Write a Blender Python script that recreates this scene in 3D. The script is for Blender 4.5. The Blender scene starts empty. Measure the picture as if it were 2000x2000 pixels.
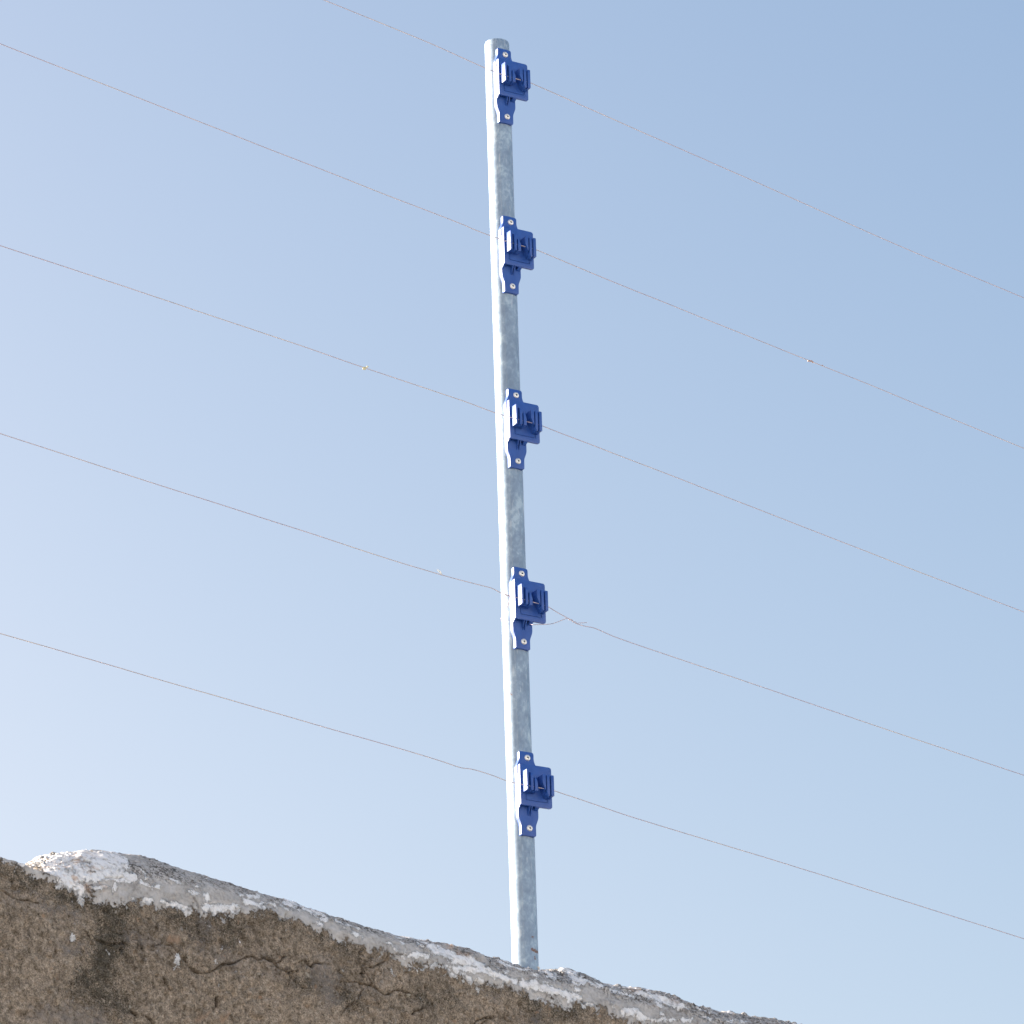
import bpy, bmesh, math, random
import numpy as np
from mathutils import Vector, Matrix
random.seed(4)
scene = bpy.context.scene
COL = scene.collection

# ------------------------------------------------------------------ camera
F_PX, PITCH, ROLL = 9661.6, 0.414776, 0.030986      # focal length in px of a 2000 px frame
EYE = np.array([0.0, 0.0, 1.6])
_F = np.array([0, math.cos(PITCH), math.sin(PITCH)])
_U0 = np.array([0, -math.sin(PITCH), math.cos(PITCH)])
_R0 = np.array([1.0, 0, 0])
_R = math.cos(ROLL)*_R0 - math.sin(ROLL)*_U0
_U = math.sin(ROLL)*_R0 + math.cos(ROLL)*_U0
cam = bpy.data.cameras.new('camera'); cam_ob = bpy.data.objects.new('camera', cam); COL.objects.link(cam_ob)
cam_ob.matrix_world = Matrix(((_R[0], _U[0], -_F[0], EYE[0]), (_R[1], _U[1], -_F[1], EYE[1]),
                              (_R[2], _U[2], -_F[2], EYE[2]), (0, 0, 0, 1)))
cam.sensor_width = 36.0; cam.lens = F_PX*36.0/2000.0; cam.clip_start = 0.1; cam.clip_end = 3000
scene.camera = cam_ob

# ------------------------------------------------------------------ light
SUN_AZ = math.radians(-74.0)      # clockwise from +Y
SUN_EL = math.radians(20.0)
SUN = np.array([math.sin(SUN_AZ)*math.cos(SUN_EL), math.cos(SUN_AZ)*math.cos(SUN_EL), math.sin(SUN_EL)])
world = bpy.data.worlds.new('World'); scene.world = world; world.use_nodes = True
wn = world.node_tree; wn.nodes.clear()
sky = wn.nodes.new('ShaderNodeTexSky'); sky.sky_type = 'NISHITA'; sky.sun_disc = False
sky.sun_elevation = SUN_EL; sky.sun_rotation = SUN_AZ; sky.altitude = 0
sky.air_density = 1.0; sky.dust_density = 3.5; sky.ozone_density = 0.1
bg = wn.nodes.new('ShaderNodeBackground'); bg.inputs['Strength'].default_value = 0.10
wo = wn.nodes.new('ShaderNodeOutputWorld')
sc_ = wn.nodes.new('ShaderNodeSeparateColor'); cc_ = wn.nodes.new('ShaderNodeCombineColor')
wn.links.new(sky.outputs[0], sc_.inputs[0])
for k_, (c_, g_, m_) in enumerate(((1.83, 1.45, 1.02), (2.33, 1.18, 0.985), (3.07, 0.90, 0.965))):     # tone of the hazy sky, channel by channel
    d_ = wn.nodes.new('ShaderNodeMath'); d_.operation = 'DIVIDE'; wn.links.new(sc_.outputs[k_], d_.inputs[0]); d_.inputs[1].default_value = c_
    p_ = wn.nodes.new('ShaderNodeMath'); p_.operation = 'POWER'; wn.links.new(d_.outputs[0], p_.inputs[0]); p_.inputs[1].default_value = g_
    l_ = wn.nodes.new('ShaderNodeMath'); l_.operation = 'MULTIPLY'; wn.links.new(d_.outputs[0], l_.inputs[0]); l_.inputs[1].default_value = 1.45**(g_-1)
    e_ = wn.nodes.new('ShaderNodeMath'); e_.operation = 'MINIMUM' if g_ > 1 else 'MAXIMUM'; wn.links.new(p_.outputs[0], e_.inputs[0]); wn.links.new(l_.outputs[0], e_.inputs[1])
    q_ = wn.nodes.new('ShaderNodeMath'); q_.operation = 'MULTIPLY'; wn.links.new(e_.outputs[0], q_.inputs[0]); q_.inputs[1].default_value = c_*m_
    wn.links.new(q_.outputs[0], cc_.inputs[k_])
wn.links.new(cc_.outputs[0], bg.inputs[0]); wn.links.new(bg.outputs[0], wo.inputs[0])
sun = bpy.data.lights.new('sun', 'SUN'); sun.energy = 5.0; sun.angle = math.radians(0.5); sun.color = (1.0, 0.955, 0.89)
sun_ob = bpy.data.objects.new('sun', sun); COL.objects.link(sun_ob)
sun_ob.rotation_euler = Vector(SUN).to_track_quat('Z', 'Y').to_euler()
scene.view_settings.view_transform = 'Standard'; scene.view_settings.look = 'None'
scene.view_settings.exposure = 1.50; scene.view_settings.gamma = 1.0

# ------------------------------------------------------------------ helpers
def project(P):                                   # world points (n,3) -> survey coordinates in the 2000 px frame
    Q = np.asarray(P, float) - EYE
    d = Q @ _F
    return 1000 + F_PX*(Q @ _R)/d, 1000 - F_PX*(Q @ _U)/d
def ray(x, y): return _F + _R*(x-1000)/F_PX - _U*(y-1000)/F_PX
def on_plane(x, y, P0, n):
    d = ray(x, y); t = ((np.asarray(P0)-EYE) @ n)/(d @ n)
    return EYE + d*t
def props(o, label=None, cat=None, group=None, kind=None):
    if label: o['label'] = label
    if cat: o['category'] = cat
    if group: o['group'] = group
    if kind: o['kind'] = kind
    return o
def obj(name, me, mat=None, parent=None):
    if isinstance(me, bmesh.types.BMesh):
        m = bpy.data.meshes.new(name); me.to_mesh(m); me.free(); me = m
    o = bpy.data.objects.new(name, me); COL.objects.link(o)
    if mat: me.materials.append(mat)
    if parent: o.parent = parent
    return o
def smooth(o, ang=None):
    o.data.polygons.foreach_set('use_smooth', [True]*len(o.data.polygons))
    if ang is not None:
        o.data.set_sharp_from_angle(angle=math.radians(ang))
    return o
def prism(bm, poly, d0, d1, f=lambda a, b, d: (a, -d, b), bevel=0.0, seg=2):
    """closed prism over polygon (a,b) between depths d0<d1; f maps to local xyz"""
    n = len(poly)
    v0 = [bm.verts.new(f(a, b, d0)) for a, b in poly]; v1 = [bm.verts.new(f(a, b, d1)) for a, b in poly]
    fs = [bm.faces.new(v0), bm.faces.new(v1[::-1])]
    for i in range(n): fs.append(bm.faces.new((v0[i], v1[i], v1[(i+1) % n], v0[(i+1) % n])))
    bmesh.ops.recalc_face_normals(bm, faces=fs)
    if bevel:
        es = {e for fc in fs for e in fc.edges}
        bmesh.ops.bevel(bm, geom=list(es), offset=bevel, segments=seg, profile=0.5, affect='EDGES', clamp_overlap=True)
def round_poly(pts, r, seg=5):
    out = []
    n = len(pts)
    for i in range(n):
        p, a, b = Vector(pts[i]), Vector(pts[i-1]), Vector(pts[(i+1) % n])
        rr = r[i] if isinstance(r, (list, tuple)) else r
        if rr <= 0: out.append(tuple(p)); continue
        da, db = (a-p).normalized(), (b-p).normalized()
        rr = min(rr, (a-p).length*0.45, (b-p).length*0.45)
        s, e = p+da*rr, p+db*rr
        for k in range(seg+1):
            t = k/seg
            q = s*(1-t)**2 + p*2*t*(1-t) + e*t*t
            out.append((q.x, q.y))
    return out
def catmull(P, per=6):
    P = [np.asarray(p, float) for p in P]
    P = [2*P[0]-P[1]] + P + [2*P[-1]-P[-2]]
    out = []
    for i in range(1, len(P)-2):
        p0, p1, p2, p3 = P[i-1:i+3]
        l = np.linalg.norm(p2-p1)
        m1 = (p2-p0)/max(1e-9, np.linalg.norm(p2-p1)+np.linalg.norm(p1-p0))*l
        m2 = (p3-p1)/max(1e-9, np.linalg.norm(p3-p2)+np.linalg.norm(p2-p1))*l
        for k in range(per):
            t = k/per
            out.append((2*t**3-3*t**2+1)*p1+(t**3-2*t**2+t)*m1+(-2*t**3+3*t**2)*p2+(t**3-t**2)*m2)
    out.append(P[-2]); return out
def tube(bm, path, r, n=10, taper=None):
    path = [Vector(p) for p in path]
    up = Vector((0, 0, 1)); rings = []
    for i, p in enumerate(path):
        t = (path[min(i+1, len(path)-1)]-path[max(i-1, 0)]).normalized()
        if i == 0:
            nrm = t.cross(up if abs(t.z) < .9 else Vector((1, 0, 0))).normalized()
        else:
            nrm = (nrm - t*nrm.dot(t)).normalized()
        b = t.cross(nrm)
        rr = r*(taper[i] if taper else 1)
        rings.append([bm.verts.new(p+(nrm*math.cos(a)+b*math.sin(a))*rr) for a in (2*math.pi*k/n for k in range(n))])
    for A, B in zip(rings, rings[1:]):
        for k in range(n): bm.faces.new((A[k], A[(k+1) % n], B[(k+1) % n], B[k]))
    bm.faces.new(rings[0][::-1]); bm.faces.new(rings[-1])
def _hash(ix, iy, iz, seed):
    h = (ix*374761393 + iy*668265263 + iz*2147483647 + seed*1274126177) & 0xffffffff
    h = ((h ^ (h >> 13))*1274126177) & 0xffffffff
    h = ((h ^ (h >> 16))*2246822519) & 0xffffffff
    return ((h ^ (h >> 15)) & 0xffffff)/float(0xffffff)*2-1
def noise(P, scale, seed=0, octaves=3, rough=0.5):
    """value noise of feature size `scale` metres, about -1..1"""
    tot = 0; amp = 1; norm = 0; s = 1.0/scale
    for o in range(octaves):
        Q = P*s + 91.7*(o+1+seed); I = np.floor(Q).astype(np.int64); f = Q-I; f = f*f*(3-2*f)
        r = 0
        for dx in (0, 1):
            wx = f[:, 0] if dx else 1-f[:, 0]
            for dy in (0, 1):
                wy = f[:, 1] if dy else 1-f[:, 1]
                for dz in (0, 1):
                    wz = f[:, 2] if dz else 1-f[:, 2]
                    r = r + wx*wy*wz*_hash(I[:, 0]+dx, I[:, 1]+dy, I[:, 2]+dz, seed+o*7)
        tot = tot + amp*r; norm += amp; amp *= rough; s *= 2.03
    return tot/norm
def sstep(a, b, x):
    t = np.clip((x-a)/(b-a), 0, 1); return t*t*(3-2*t)

# ------------------------------------------------------------------ materials
def new_mat(name):
    m = bpy.data.materials.new(name); m.use_nodes = True
    nt = m.node_tree; b = nt.nodes['Principled BSDF']
    return m, nt, b
def N(nt, t, **kw):
    n = nt.nodes.new(t)
    for k, v in kw.items():
        if hasattr(n, k): setattr(n, k, v)
        else: n.inputs[k.replace('_', ' ')].default_value = v
    return n
def ramp(nt, src, stops):
    r = nt.nodes.new('ShaderNodeValToRGB'); e = r.color_ramp.elements
    while len(e) < len(stops): e.new(0.5)
    for q, (p, c) in zip(e, stops):
        q.position = p; q.color = (*c, 1) if len(c) == 3 else c
    nt.links.new(src, r.inputs[0]); return r
def math_n(nt, op, a, b=None, c=None, clamp=False):
    n = nt.nodes.new('ShaderNodeMath'); n.operation = op; n.use_clamp = clamp
    for i, v in enumerate((a, b, c)):
        if v is None: continue
        if isinstance(v, (int, float)): n.inputs[i].default_value = v
        else: nt.links.new(v, n.inputs[i])
    return n.outputs[0]
def mix(nt, fac, a, b, mode='MIX'):
    n = nt.nodes.new('ShaderNodeMix'); n.data_type = 'RGBA'; n.blend_type = mode
    for i, v in ((0, fac), (6, a), (7, b)):
        if isinstance(v, (int, float)): n.inputs[i].default_value = v
        elif isinstance(v, tuple): n.inputs[i].default_value = (*v, 1)
        else: nt.links.new(v, n.inputs[i])
    return n.outputs[2]

def mat_plastic():
    m, nt, b = new_mat('blue_plastic')
    tc = N(nt, 'ShaderNodeTexCoord')
    n1 = N(nt, 'ShaderNodeTexNoise', Scale=90.0, Detail=4.0); nt.links.new(tc.outputs['Object'], n1.inputs['Vector'])
    r = ramp(nt, n1.outputs[0], [(0.3, (0.019, 0.078, 0.325)), (0.7, (0.025, 0.098, 0.385))])
    nd = N(nt, 'ShaderNodeTexNoise', Scale=55.0, Detail=6.0, Roughness=0.7); nt.links.new(tc.outputs['Object'], nd.inputs['Vector'])
    dr = ramp(nt, nd.outputs[0], [(0.5, (0, 0, 0)), (0.75, (0.25, 0.25, 0.25))])
    nt.links.new(mix(nt, dr.outputs[0], r.outputs[0], (0.12, 0.16, 0.30)), b.inputs['Base Color'])
    n2 = N(nt, 'ShaderNodeTexNoise', Scale=1400.0, Detail=2.0); nt.links.new(tc.outputs['Object'], n2.inputs['Vector'])
    bp = N(nt, 'ShaderNodeBump', Strength=0.12, Distance=0.0003); nt.links.new(n2.outputs[0], bp.inputs['Height'])
    nt.links.new(bp.outputs[0], b.inputs['Normal'])
    b.inputs['Roughness'].default_value = 0.42
    b.inputs['Specular IOR Level'].default_value = 0.5
    return m
def mat_alu():
    m, nt, b = new_mat('rivet_aluminium')
    tc = N(nt, 'ShaderNodeTexCoord')
    n1 = N(nt, 'ShaderNodeTexNoise', Scale=400.0, Detail=3.0); nt.links.new(tc.outputs['Object'], n1.inputs['Vector'])
    r = ramp(nt, n1.outputs[0], [(0.35, (0.78, 0.77, 0.74)), (0.65, (0.9, 0.89, 0.86))])
    nt.links.new(r.outputs[0], b.inputs['Base Color'])
    b.inputs['Metallic'].default_value = 0.55; b.inputs['Roughness'].default_value = 0.42
    return m
def mat_dark():
    m, nt, b = new_mat('dark_steel')
    tc = N(nt, 'ShaderNodeTexCoord')
    n1 = N(nt, 'ShaderNodeTexNoise', Scale=900.0); nt.links.new(tc.outputs['Object'], n1.inputs['Vector'])
    r = ramp(nt, n1.outputs[0], [(0.3, (0.03, 0.03, 0.035)), (0.7, (0.08, 0.07, 0.065))])
    nt.links.new(r.outputs[0], b.inputs['Base Color'])
    b.inputs['Metallic'].default_value = 0.6; b.inputs['Roughness'].default_value = 0.6
    return m
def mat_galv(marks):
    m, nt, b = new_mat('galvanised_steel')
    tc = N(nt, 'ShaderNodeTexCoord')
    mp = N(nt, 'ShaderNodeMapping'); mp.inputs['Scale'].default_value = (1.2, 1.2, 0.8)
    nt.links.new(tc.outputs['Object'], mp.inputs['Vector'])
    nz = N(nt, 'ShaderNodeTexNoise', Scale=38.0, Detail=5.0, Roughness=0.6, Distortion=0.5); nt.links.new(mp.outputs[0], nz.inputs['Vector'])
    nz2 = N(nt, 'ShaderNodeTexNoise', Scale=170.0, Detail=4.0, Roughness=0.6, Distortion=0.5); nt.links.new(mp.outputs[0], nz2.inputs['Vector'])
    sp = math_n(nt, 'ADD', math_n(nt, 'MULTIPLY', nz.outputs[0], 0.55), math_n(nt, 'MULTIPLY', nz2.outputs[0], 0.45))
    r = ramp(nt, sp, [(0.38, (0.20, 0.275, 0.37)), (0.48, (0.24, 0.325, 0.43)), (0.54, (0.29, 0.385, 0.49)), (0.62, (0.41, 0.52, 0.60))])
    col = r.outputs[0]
    # scratches
    mp2 = N(nt, 'ShaderNodeMapping'); mp2.inputs['Scale'].default_value = (260, 260, 40); mp2.inputs['Rotation'].default_value = (0.5, 0.3, 0)
    nt.links.new(tc.outputs['Object'], mp2.inputs['Vector'])
    n3 = N(nt, 'ShaderNodeTexNoise', Scale=1.0, Detail=2.0); nt.links.new(mp2.outputs[0], n3.inputs['Vector'])
    sc = ramp(nt, n3.outputs[0], [(0.64, (0, 0, 0)), (0.7, (1, 1, 1))])
    col = mix(nt, math_n(nt, 'MULTIPLY', sc.outputs[0], 0.35), col, (0.60, 0.66, 0.69))
    # rust marks and weld seam as a per-vertex mask
    at = N(nt, 'ShaderNodeAttribute', attribute_name='rust')
    n4 = N(nt, 'ShaderNodeTexNoise', Scale=700.0, Detail=4.0); nt.links.new(tc.outputs['Object'], n4.inputs['Vector'])
    rf = math_n(nt, 'ADD', at.outputs['Fac'], math_n(nt, 'MULTIPLY', math_n(nt, 'SUBTRACT', n4.outputs[0], 0.5), 1.3))
    rm = ramp(nt, rf, [(0.55, (0, 0, 0)), (0.75, (1, 1, 1))])
    col = mix(nt, rm.outputs[0], col, (0.17, 0.085, 0.055))
    nt.links.new(col, b.inputs['Base Color'])
    met = math_n(nt, 'MULTIPLY', math_n(nt, 'SUBTRACT', 1.0, rm.outputs[0]), 0.25)
    nt.links.new(met, b.inputs['Metallic'])
    b.inputs['Roughness'].default_value = 0.5
    bp = N(nt, 'ShaderNodeBump', Strength=0.12, Distance=0.0005); nt.links.new(sp, bp.inputs['Height'])
    nt.links.new(bp.outputs[0], b.inputs['Normal'])
    return m
def mat_wire():
    m, nt, b = new_mat('fence_wire')
    tc = N(nt, 'ShaderNodeTexCoord')
    n1 = N(nt, 'ShaderNodeTexNoise', Scale=5.0, Detail=3.0, Roughness=0.5); nt.links.new(tc.outputs['Object'], n1.inputs['Vector'])
    r = ramp(nt, n1.outputs[0], [(0.38, (0.49, 0.42, 0.47)), (0.5, (0.54, 0.47, 0.49)), (0.66, (0.60, 0.53, 0.48))])
    nt.links.new(r.outputs[0], b.inputs['Base Color'])
    b.inputs['Metallic'].default_value = 0.0; b.inputs['Roughness'].default_value = 0.8; b.inputs['Specular IOR Level'].default_value = 0.2
    return m
def mat_plain(name, c0, c1, scale, rough=0.8, **kw):
    m, nt, b = new_mat(name)
    tc = N(nt, 'ShaderNodeTexCoord')
    n1 = N(nt, 'ShaderNodeTexNoise', Scale=scale, Detail=6.0, Roughness=0.65); nt.links.new(tc.outputs['Object'], n1.inputs['Vector'])
    r = ramp(nt, n1.outputs[0], [(0.3, c0), (0.7, c1)])
    nt.links.new(r.outputs[0], b.inputs['Base Color']); b.inputs['Roughness'].default_value = rough
    bp = N(nt, 'ShaderNodeBump', Strength=0.3, Distance=0.02/scale*10); nt.links.new(n1.outputs[0], bp.inputs['Height'])
    nt.links.new(bp.outputs[0], b.inputs['Normal'])
    return m
def mat_wall():
    m, nt, b = new_mat('old_rendered_wall')
    tc = N(nt, 'ShaderNodeTexCoord'); co = tc.outputs['Object']
    def noi(scale, detail=4, rough=0.6, dist=0.0):
        n = N(nt, 'ShaderNodeTexNoise', Scale=scale, Detail=detail, Roughness=rough, Distortion=dist); nt.links.new(co, n.inputs['Vector']); return n.outputs[0]
    def att(name): return N(nt, 'ShaderNodeAttribute', attribute_name=name).outputs['Fac']
    big, mid, fine, grit = noi(11, 5), noi(60, 5), noi(250, 4, 0.7), noi(560, 3, 0.75)
    # gritty brown render
    f = math_n(nt, 'ADD', math_n(nt, 'MULTIPLY', fine, 0.5), math_n(nt, 'MULTIPLY', grit, 0.5))
    base = ramp(nt, f, [(0.37, (0.082, 0.066, 0.049)), (0.455, (0.22, 0.182, 0.140)), (0.545, (0.345, 0.288, 0.224)), (0.65, (0.56, 0.48, 0.39))]).outputs[0]
    bl = ramp(nt, math_n(nt, 'ADD', math_n(nt, 'MULTIPLY', big, 0.35), math_n(nt, 'MULTIPLY', noi(105, 5, 0.7), 0.65)),
              [(0.38, (0.50, 0.48, 0.46)), (0.48, (0.95, 0.94, 0.93)), (0.59, (1.42, 1.40, 1.40))]).outputs[0]
    base = mix(nt, 1.0, base, bl, 'MULTIPLY')
    # pebbles in the mix
    vn = N(nt, 'ShaderNodeTexNoise', Scale=260.0, Detail=2.0); nt.links.new(co, vn.inputs['Vector'])
    vmx = nt.nodes.new('ShaderNodeVectorMath'); vmx.operation = 'MULTIPLY_ADD'; nt.links.new(vn.outputs['Color'], vmx.inputs[0]); vmx.inputs[1].default_value = (0.006, 0.006, 0.006); nt.links.new(co, vmx.inputs[2])
    vo = N(nt, 'ShaderNodeTexVoronoi', Scale=135.0); vo.inputs['Randomness'].default_value = 1; nt.links.new(vmx.outputs[0], vo.inputs['Vector'])
    sel = N(nt, 'ShaderNodeSeparateColor'); nt.links.new(vo.outputs['Color'], sel.inputs[0])
    rsel = math_n(nt, 'GREATER_THAN', sel.outputs[0], 0.86)
    near = math_n(nt, 'LESS_THAN', vo.outputs['Distance'], math_n(nt, 'MULTIPLY', sel.outputs[1], 0.40))
    pc = ramp(nt, sel.outputs[2], [(0.0, (0.10, 0.085, 0.075)), (0.35, (0.40, 0.27, 0.18)), (0.7, (0.47, 0.42, 0.34)), (1.0, (0.30, 0.29, 0.28))]).outputs[0]
    PEB = math_n(nt, 'MULTIPLY', math_n(nt, 'MULTIPLY', rsel, near), 0.8)
    # dark lichen stains, pale grey mortar smears
    dk = math_n(nt, 'ADD', att('dark'), math_n(nt, 'MULTIPLY', math_n(nt, 'SUBTRACT', mid, 0.5), 1.6))
    dk = math_n(nt, 'ADD', dk, math_n(nt, 'MULTIPLY', math_n(nt, 'SUBTRACT', fine, 0.5), 2.2))
    dk = math_n(nt, 'SUBTRACT', dk, math_n(nt, 'MULTIPLY', math_n(nt, 'SUBTRACT', grit, 0.5), 2.0))
    dkf = ramp(nt, dk, [(0.3, (0, 0, 0)), (0.85, (1, 1, 1))]).outputs[0]
    base = mix(nt, dkf, base, mix(nt, 1.0, base, (0.33, 0.35, 0.35), 'MULTIPLY'))
    pl = math_n(nt, 'ADD', math_n(nt, 'ADD', att('pale'), math_n(nt, 'MULTIPLY', math_n(nt, 'SUBTRACT', fine, 0.5), 2.0)), math_n(nt, 'MULTIPLY', math_n(nt, 'SUBTRACT', mid, 0.5), 1.4))
    plf = ramp(nt, pl, [(0.35, (0, 0, 0)), (0.9, (1, 1, 1))]).outputs[0]
    base = mix(nt, math_n(nt, 'MULTIPLY', plf, 0.5), base, (0.30, 0.275, 0.26))
    base = mix(nt, PEB, base, pc)
    # smooth grey cement of the coping
    cem = ramp(nt, math_n(nt, 'ADD', math_n(nt, 'MULTIPLY', mid, 0.6), math_n(nt, 'MULTIPLY', fine, 0.4)),
               [(0.34, (0.25, 0.238, 0.222)), (0.5, (0.44, 0.425, 0.41)), (0.66, (0.57, 0.555, 0.54))]).outputs[0]
    speck = ramp(nt, math_n(nt, 'ADD', math_n(nt, 'MULTIPLY', fine, 0.6), math_n(nt, 'MULTIPLY', grit, 0.4)), [(0.45, (0.20, 0.185, 0.17)), (0.53, (1.08, 1.07, 1.06))]).outputs[0]
    topd = math_n(nt, 'MULTIPLY', att('crest'), ramp(nt, noi(34, 5, 0.7), [(0.38, (0, 0, 0)), (0.52, (1, 1, 1))]).outputs[0])
    cem = mix(nt, topd, cem, mix(nt, 1.0, cem, mix(nt, 0.15, speck, (0.45, 0.42, 0.38)), 'MULTIPLY'))
    cf = math_n(nt, 'ADD', att('cement'), math_n(nt, 'ADD', math_n(nt, 'MULTIPLY', math_n(nt, 'SUBTRACT', mid, 0.5), 1.9), math_n(nt, 'MULTIPLY', math_n(nt, 'SUBTRACT', fine, 0.5), 1.6)))
    cff = ramp(nt, cf, [(0.44, (0, 0, 0)), (0.56, (1, 1, 1))]).outputs[0]
    col = mix(nt, cff, base, cem)
    # flaking whitewash
    wf = math_n(nt, 'ADD', att('white'), math_n(nt, 'MULTIPLY', math_n(nt, 'SUBTRACT', noi(95, 5, 0.65, 0.6), 0.5), 1.5))
    wf = math_n(nt, 'ADD', wf, math_n(nt, 'MULTIPLY', math_n(nt, 'SUBTRACT', grit, 0.5), 0.9))
    wff = ramp(nt, wf, [(0.47, (0, 0, 0)), (0.56, (1, 1, 1))]).outputs[0]
    wc = ramp(nt, math_n(nt, 'ADD', math_n(nt, 'MULTIPLY', mid, 0.5), math_n(nt, 'MULTIPLY', grit, 0.5)),
              [(0.35, (0.66, 0.66, 0.66)), (0.5, (0.82, 0.82, 0.82)), (0.62, (0.88, 0.88, 0.88))]).outputs[0]
    col = mix(nt, math_n(nt, 'MULTIPLY', wff, ramp(nt, noi(150, 4, 0.7), [(0.36, (0.35, 0.35, 0.35)), (0.5, (1, 1, 1))]).outputs[0]), col, wc)
    # rusty/brick stain on the coping
    col = mix(nt, math_n(nt, 'MULTIPLY', att('brick'), 0.62), col, (0.46, 0.31, 0.21))
    # near-black colour along the cracks and pits
    col = mix(nt, math_n(nt, 'MULTIPLY', att('crack'), 0.9), col, (0.022, 0.018, 0.015))
    nt.links.new(col, b.inputs['Base Color'])
    b.inputs['Roughness'].default_value = 0.92; b.inputs['Specular IOR Level'].default_value = 0.2
    h = math_n(nt, 'ADD', math_n(nt, 'MULTIPLY', f, math_n(nt, 'SUBTRACT', 1.0, math_n(nt, 'MULTIPLY', cff, 0.75))), math_n(nt, 'MULTIPLY', wff, 0.25))
    bp = N(nt, 'ShaderNodeBump', Strength=1.0, Distance=0.005); nt.links.new(h, bp.inputs['Height'])
    nt.links.new(bp.outputs[0], b.inputs['Normal'])
    return m
M_BLUE, M_ALU, M_DARK, M_WIRE = mat_plastic(), mat_alu(), mat_dark(), mat_wire()
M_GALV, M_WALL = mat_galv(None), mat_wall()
M_SOIL = mat_plain('pale_dry_ground', (0.27, 0.27, 0.27), (0.40, 0.40, 0.39), 1.3)
M_STRAW = mat_plain('dry_straw', (0.55, 0.50, 0.30), (0.8, 0.76, 0.52), 300.0)
M_STONE = mat_plain('pale_grit', (0.42, 0.38, 0.33), (0.72, 0.68, 0.62), 120.0)
M_FLUFF = mat_plain('white_fluff', (0.75, 0.78, 0.74), (0.85, 0.87, 0.83), 300.0)
M_TWIG = mat_plain('reddish_scrap', (0.25, 0.13, 0.11), (0.6, 0.45, 0.38), 500.0)

# ------------------------------------------------------------------ survey of the place
AXIS = np.array([-0.0008, 5.6647])                 # the post's axis on the ground plan
Z5, STEP = 3.7137, 0.2446                          # height of the lowest insulator's middle, spacing
TH = math.radians(43.40)                           # direction the fence runs in
W = np.array([math.cos(TH), math.sin(TH), 0]); NF = np.array([math.sin(TH), -math.cos(TH), 0])
UPV = np.array([0, 0, 1.0])
O3 = np.array([AXIS[0], AXIS[1], 0])
POST_R = 0.016

# ------------------------------------------------------------------ ground
bm = bmesh.new()
nn = 40; S = 1500.0
xs = [math.copysign(abs(t)**3, t)*S for t in np.linspace(-1, 1, nn)]
g = [[bm.verts.new((x, y, 0)) for y in xs] for x in xs]
for i in range(nn-1):
    for j in range(nn-1): bm.faces.new((g[i][j], g[i+1][j], g[i+1][j+1], g[i][j+1]))
props(obj('ground', bm, M_SOIL), kind='structure')
# unseen slope, added to bounce sunlight back onto the wall's shaded side
bm = bmesh.new()
hu = np.linspace(-60, 60, 61); hv = np.linspace(9.0, 60, 52)
HU, HV = np.meshgrid(hu, hv, indexing='ij'); hp = np.stack([HU.ravel(), HV.ravel(), HU.ravel()*0], 1)
hz = 16*sstep(9.0, 32, HV.ravel()+noise(hp, 14, 71, 3)*1.5)*(0.85+0.15*noise(hp, 25, 72, 2)) + noise(hp, 4, 73, 3)*0.25 - 0.3
hz[HV.ravel() < 9.5] = -0.3
hx = O3[None, :] + HU.ravel()[:, None]*W + HV.ravel()[:, None]*NF
gv = [bm.verts.new((x[0], x[1], z)) for x, z in zip(hx, hz)]
for i in range(60):
    for j in range(51):
        k = i*52+j; bm.faces.new((gv[k], gv[k+1], gv[k+53], gv[k+52]))
bmesh.ops.recalc_face_normals(bm, faces=bm.faces)
props(smooth(obj('bounce_slope', bm, M_SOIL)), kind='structure')

# ------------------------------------------------------------------ wall
VF, VC, HALF = 0.063, -0.030, 0.093               # front face, crest line and half thickness, across the wall
VB = VC-HALF
def to_uz(x, y, v):
    P = on_plane(x, y, O3+NF*v, NF); return (P-O3) @ W, P[2]
sil = [(150, 1657), (185, 1659), (250, 1666), (300, 1679), (340, 1692), (420, 1717), (545, 1757), (620, 1781), (690, 1803), (745, 1819),
       (758, 1823), (780, 1824), (815, 1833), (850, 1838), (870, 1843), (884, 1845), (900, 1855), (950, 1869), (1000, 1883), (1050, 1893), (1070, 1894),
       (1088, 1890), (1105, 1892), (1140, 1909), (1165, 1917), (1200, 1923), (1260, 1932), (1300, 1942), (1330, 1959), (1400, 1974), (1480, 1985), (1560, 2000), (1700, 2032)]
low = [(222, 1762), (317, 1772), (340, 1776), (420, 1787), (463, 1783), (526, 1783), (560, 1798), (620, 1811), (690, 1849), (742, 1856), (766, 1869),
       (786, 1884), (841, 1886), (891, 1903), (920, 1915), (962, 1925), (999, 1932), (1024, 1938), (1086, 1964), (1136, 1964), (1183, 1973), (1227, 1997), (1330, 2025), (1500, 2065)]
ledge = [(-60, 1652), (0, 1671.5), (12, 1674), (30, 1682), (48, 1689), (75, 1700), (97, 1709), (121, 1720), (168, 1745), (222, 1766)]
silu = np.array([to_uz(x, y, 0.0) for x, y in sil]); lowu = np.array([to_uz(x, y, VF) for x, y in low]); ledu = np.array([to_uz(x, y, VF) for x, y in ledge])
U_END = to_uz(196, 1745, VF)[0]                   # where the mortar coping has broken away
KV = 0.47
def zc_of(u):                                      # lower edge of the coping on the face, smoothed
    return np.interp(u, lowu[:, 0], lowu[:, 1])
_uu = np.linspace(lowu[0, 0], lowu[-1, 0], 60)
_zz = np.convolve(np.pad(zc_of(_uu), 8, mode='edge'), np.ones(17)/17, 'valid')
def shoulder(u): return np.interp(u, _uu, _zz) + 0.004
def zs_of(u): return np.interp(u, silu[:, 0], silu[:, 1])
def lowtop(u): return np.interp(u, ledu[:, 0], ledu[:, 1])

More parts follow.
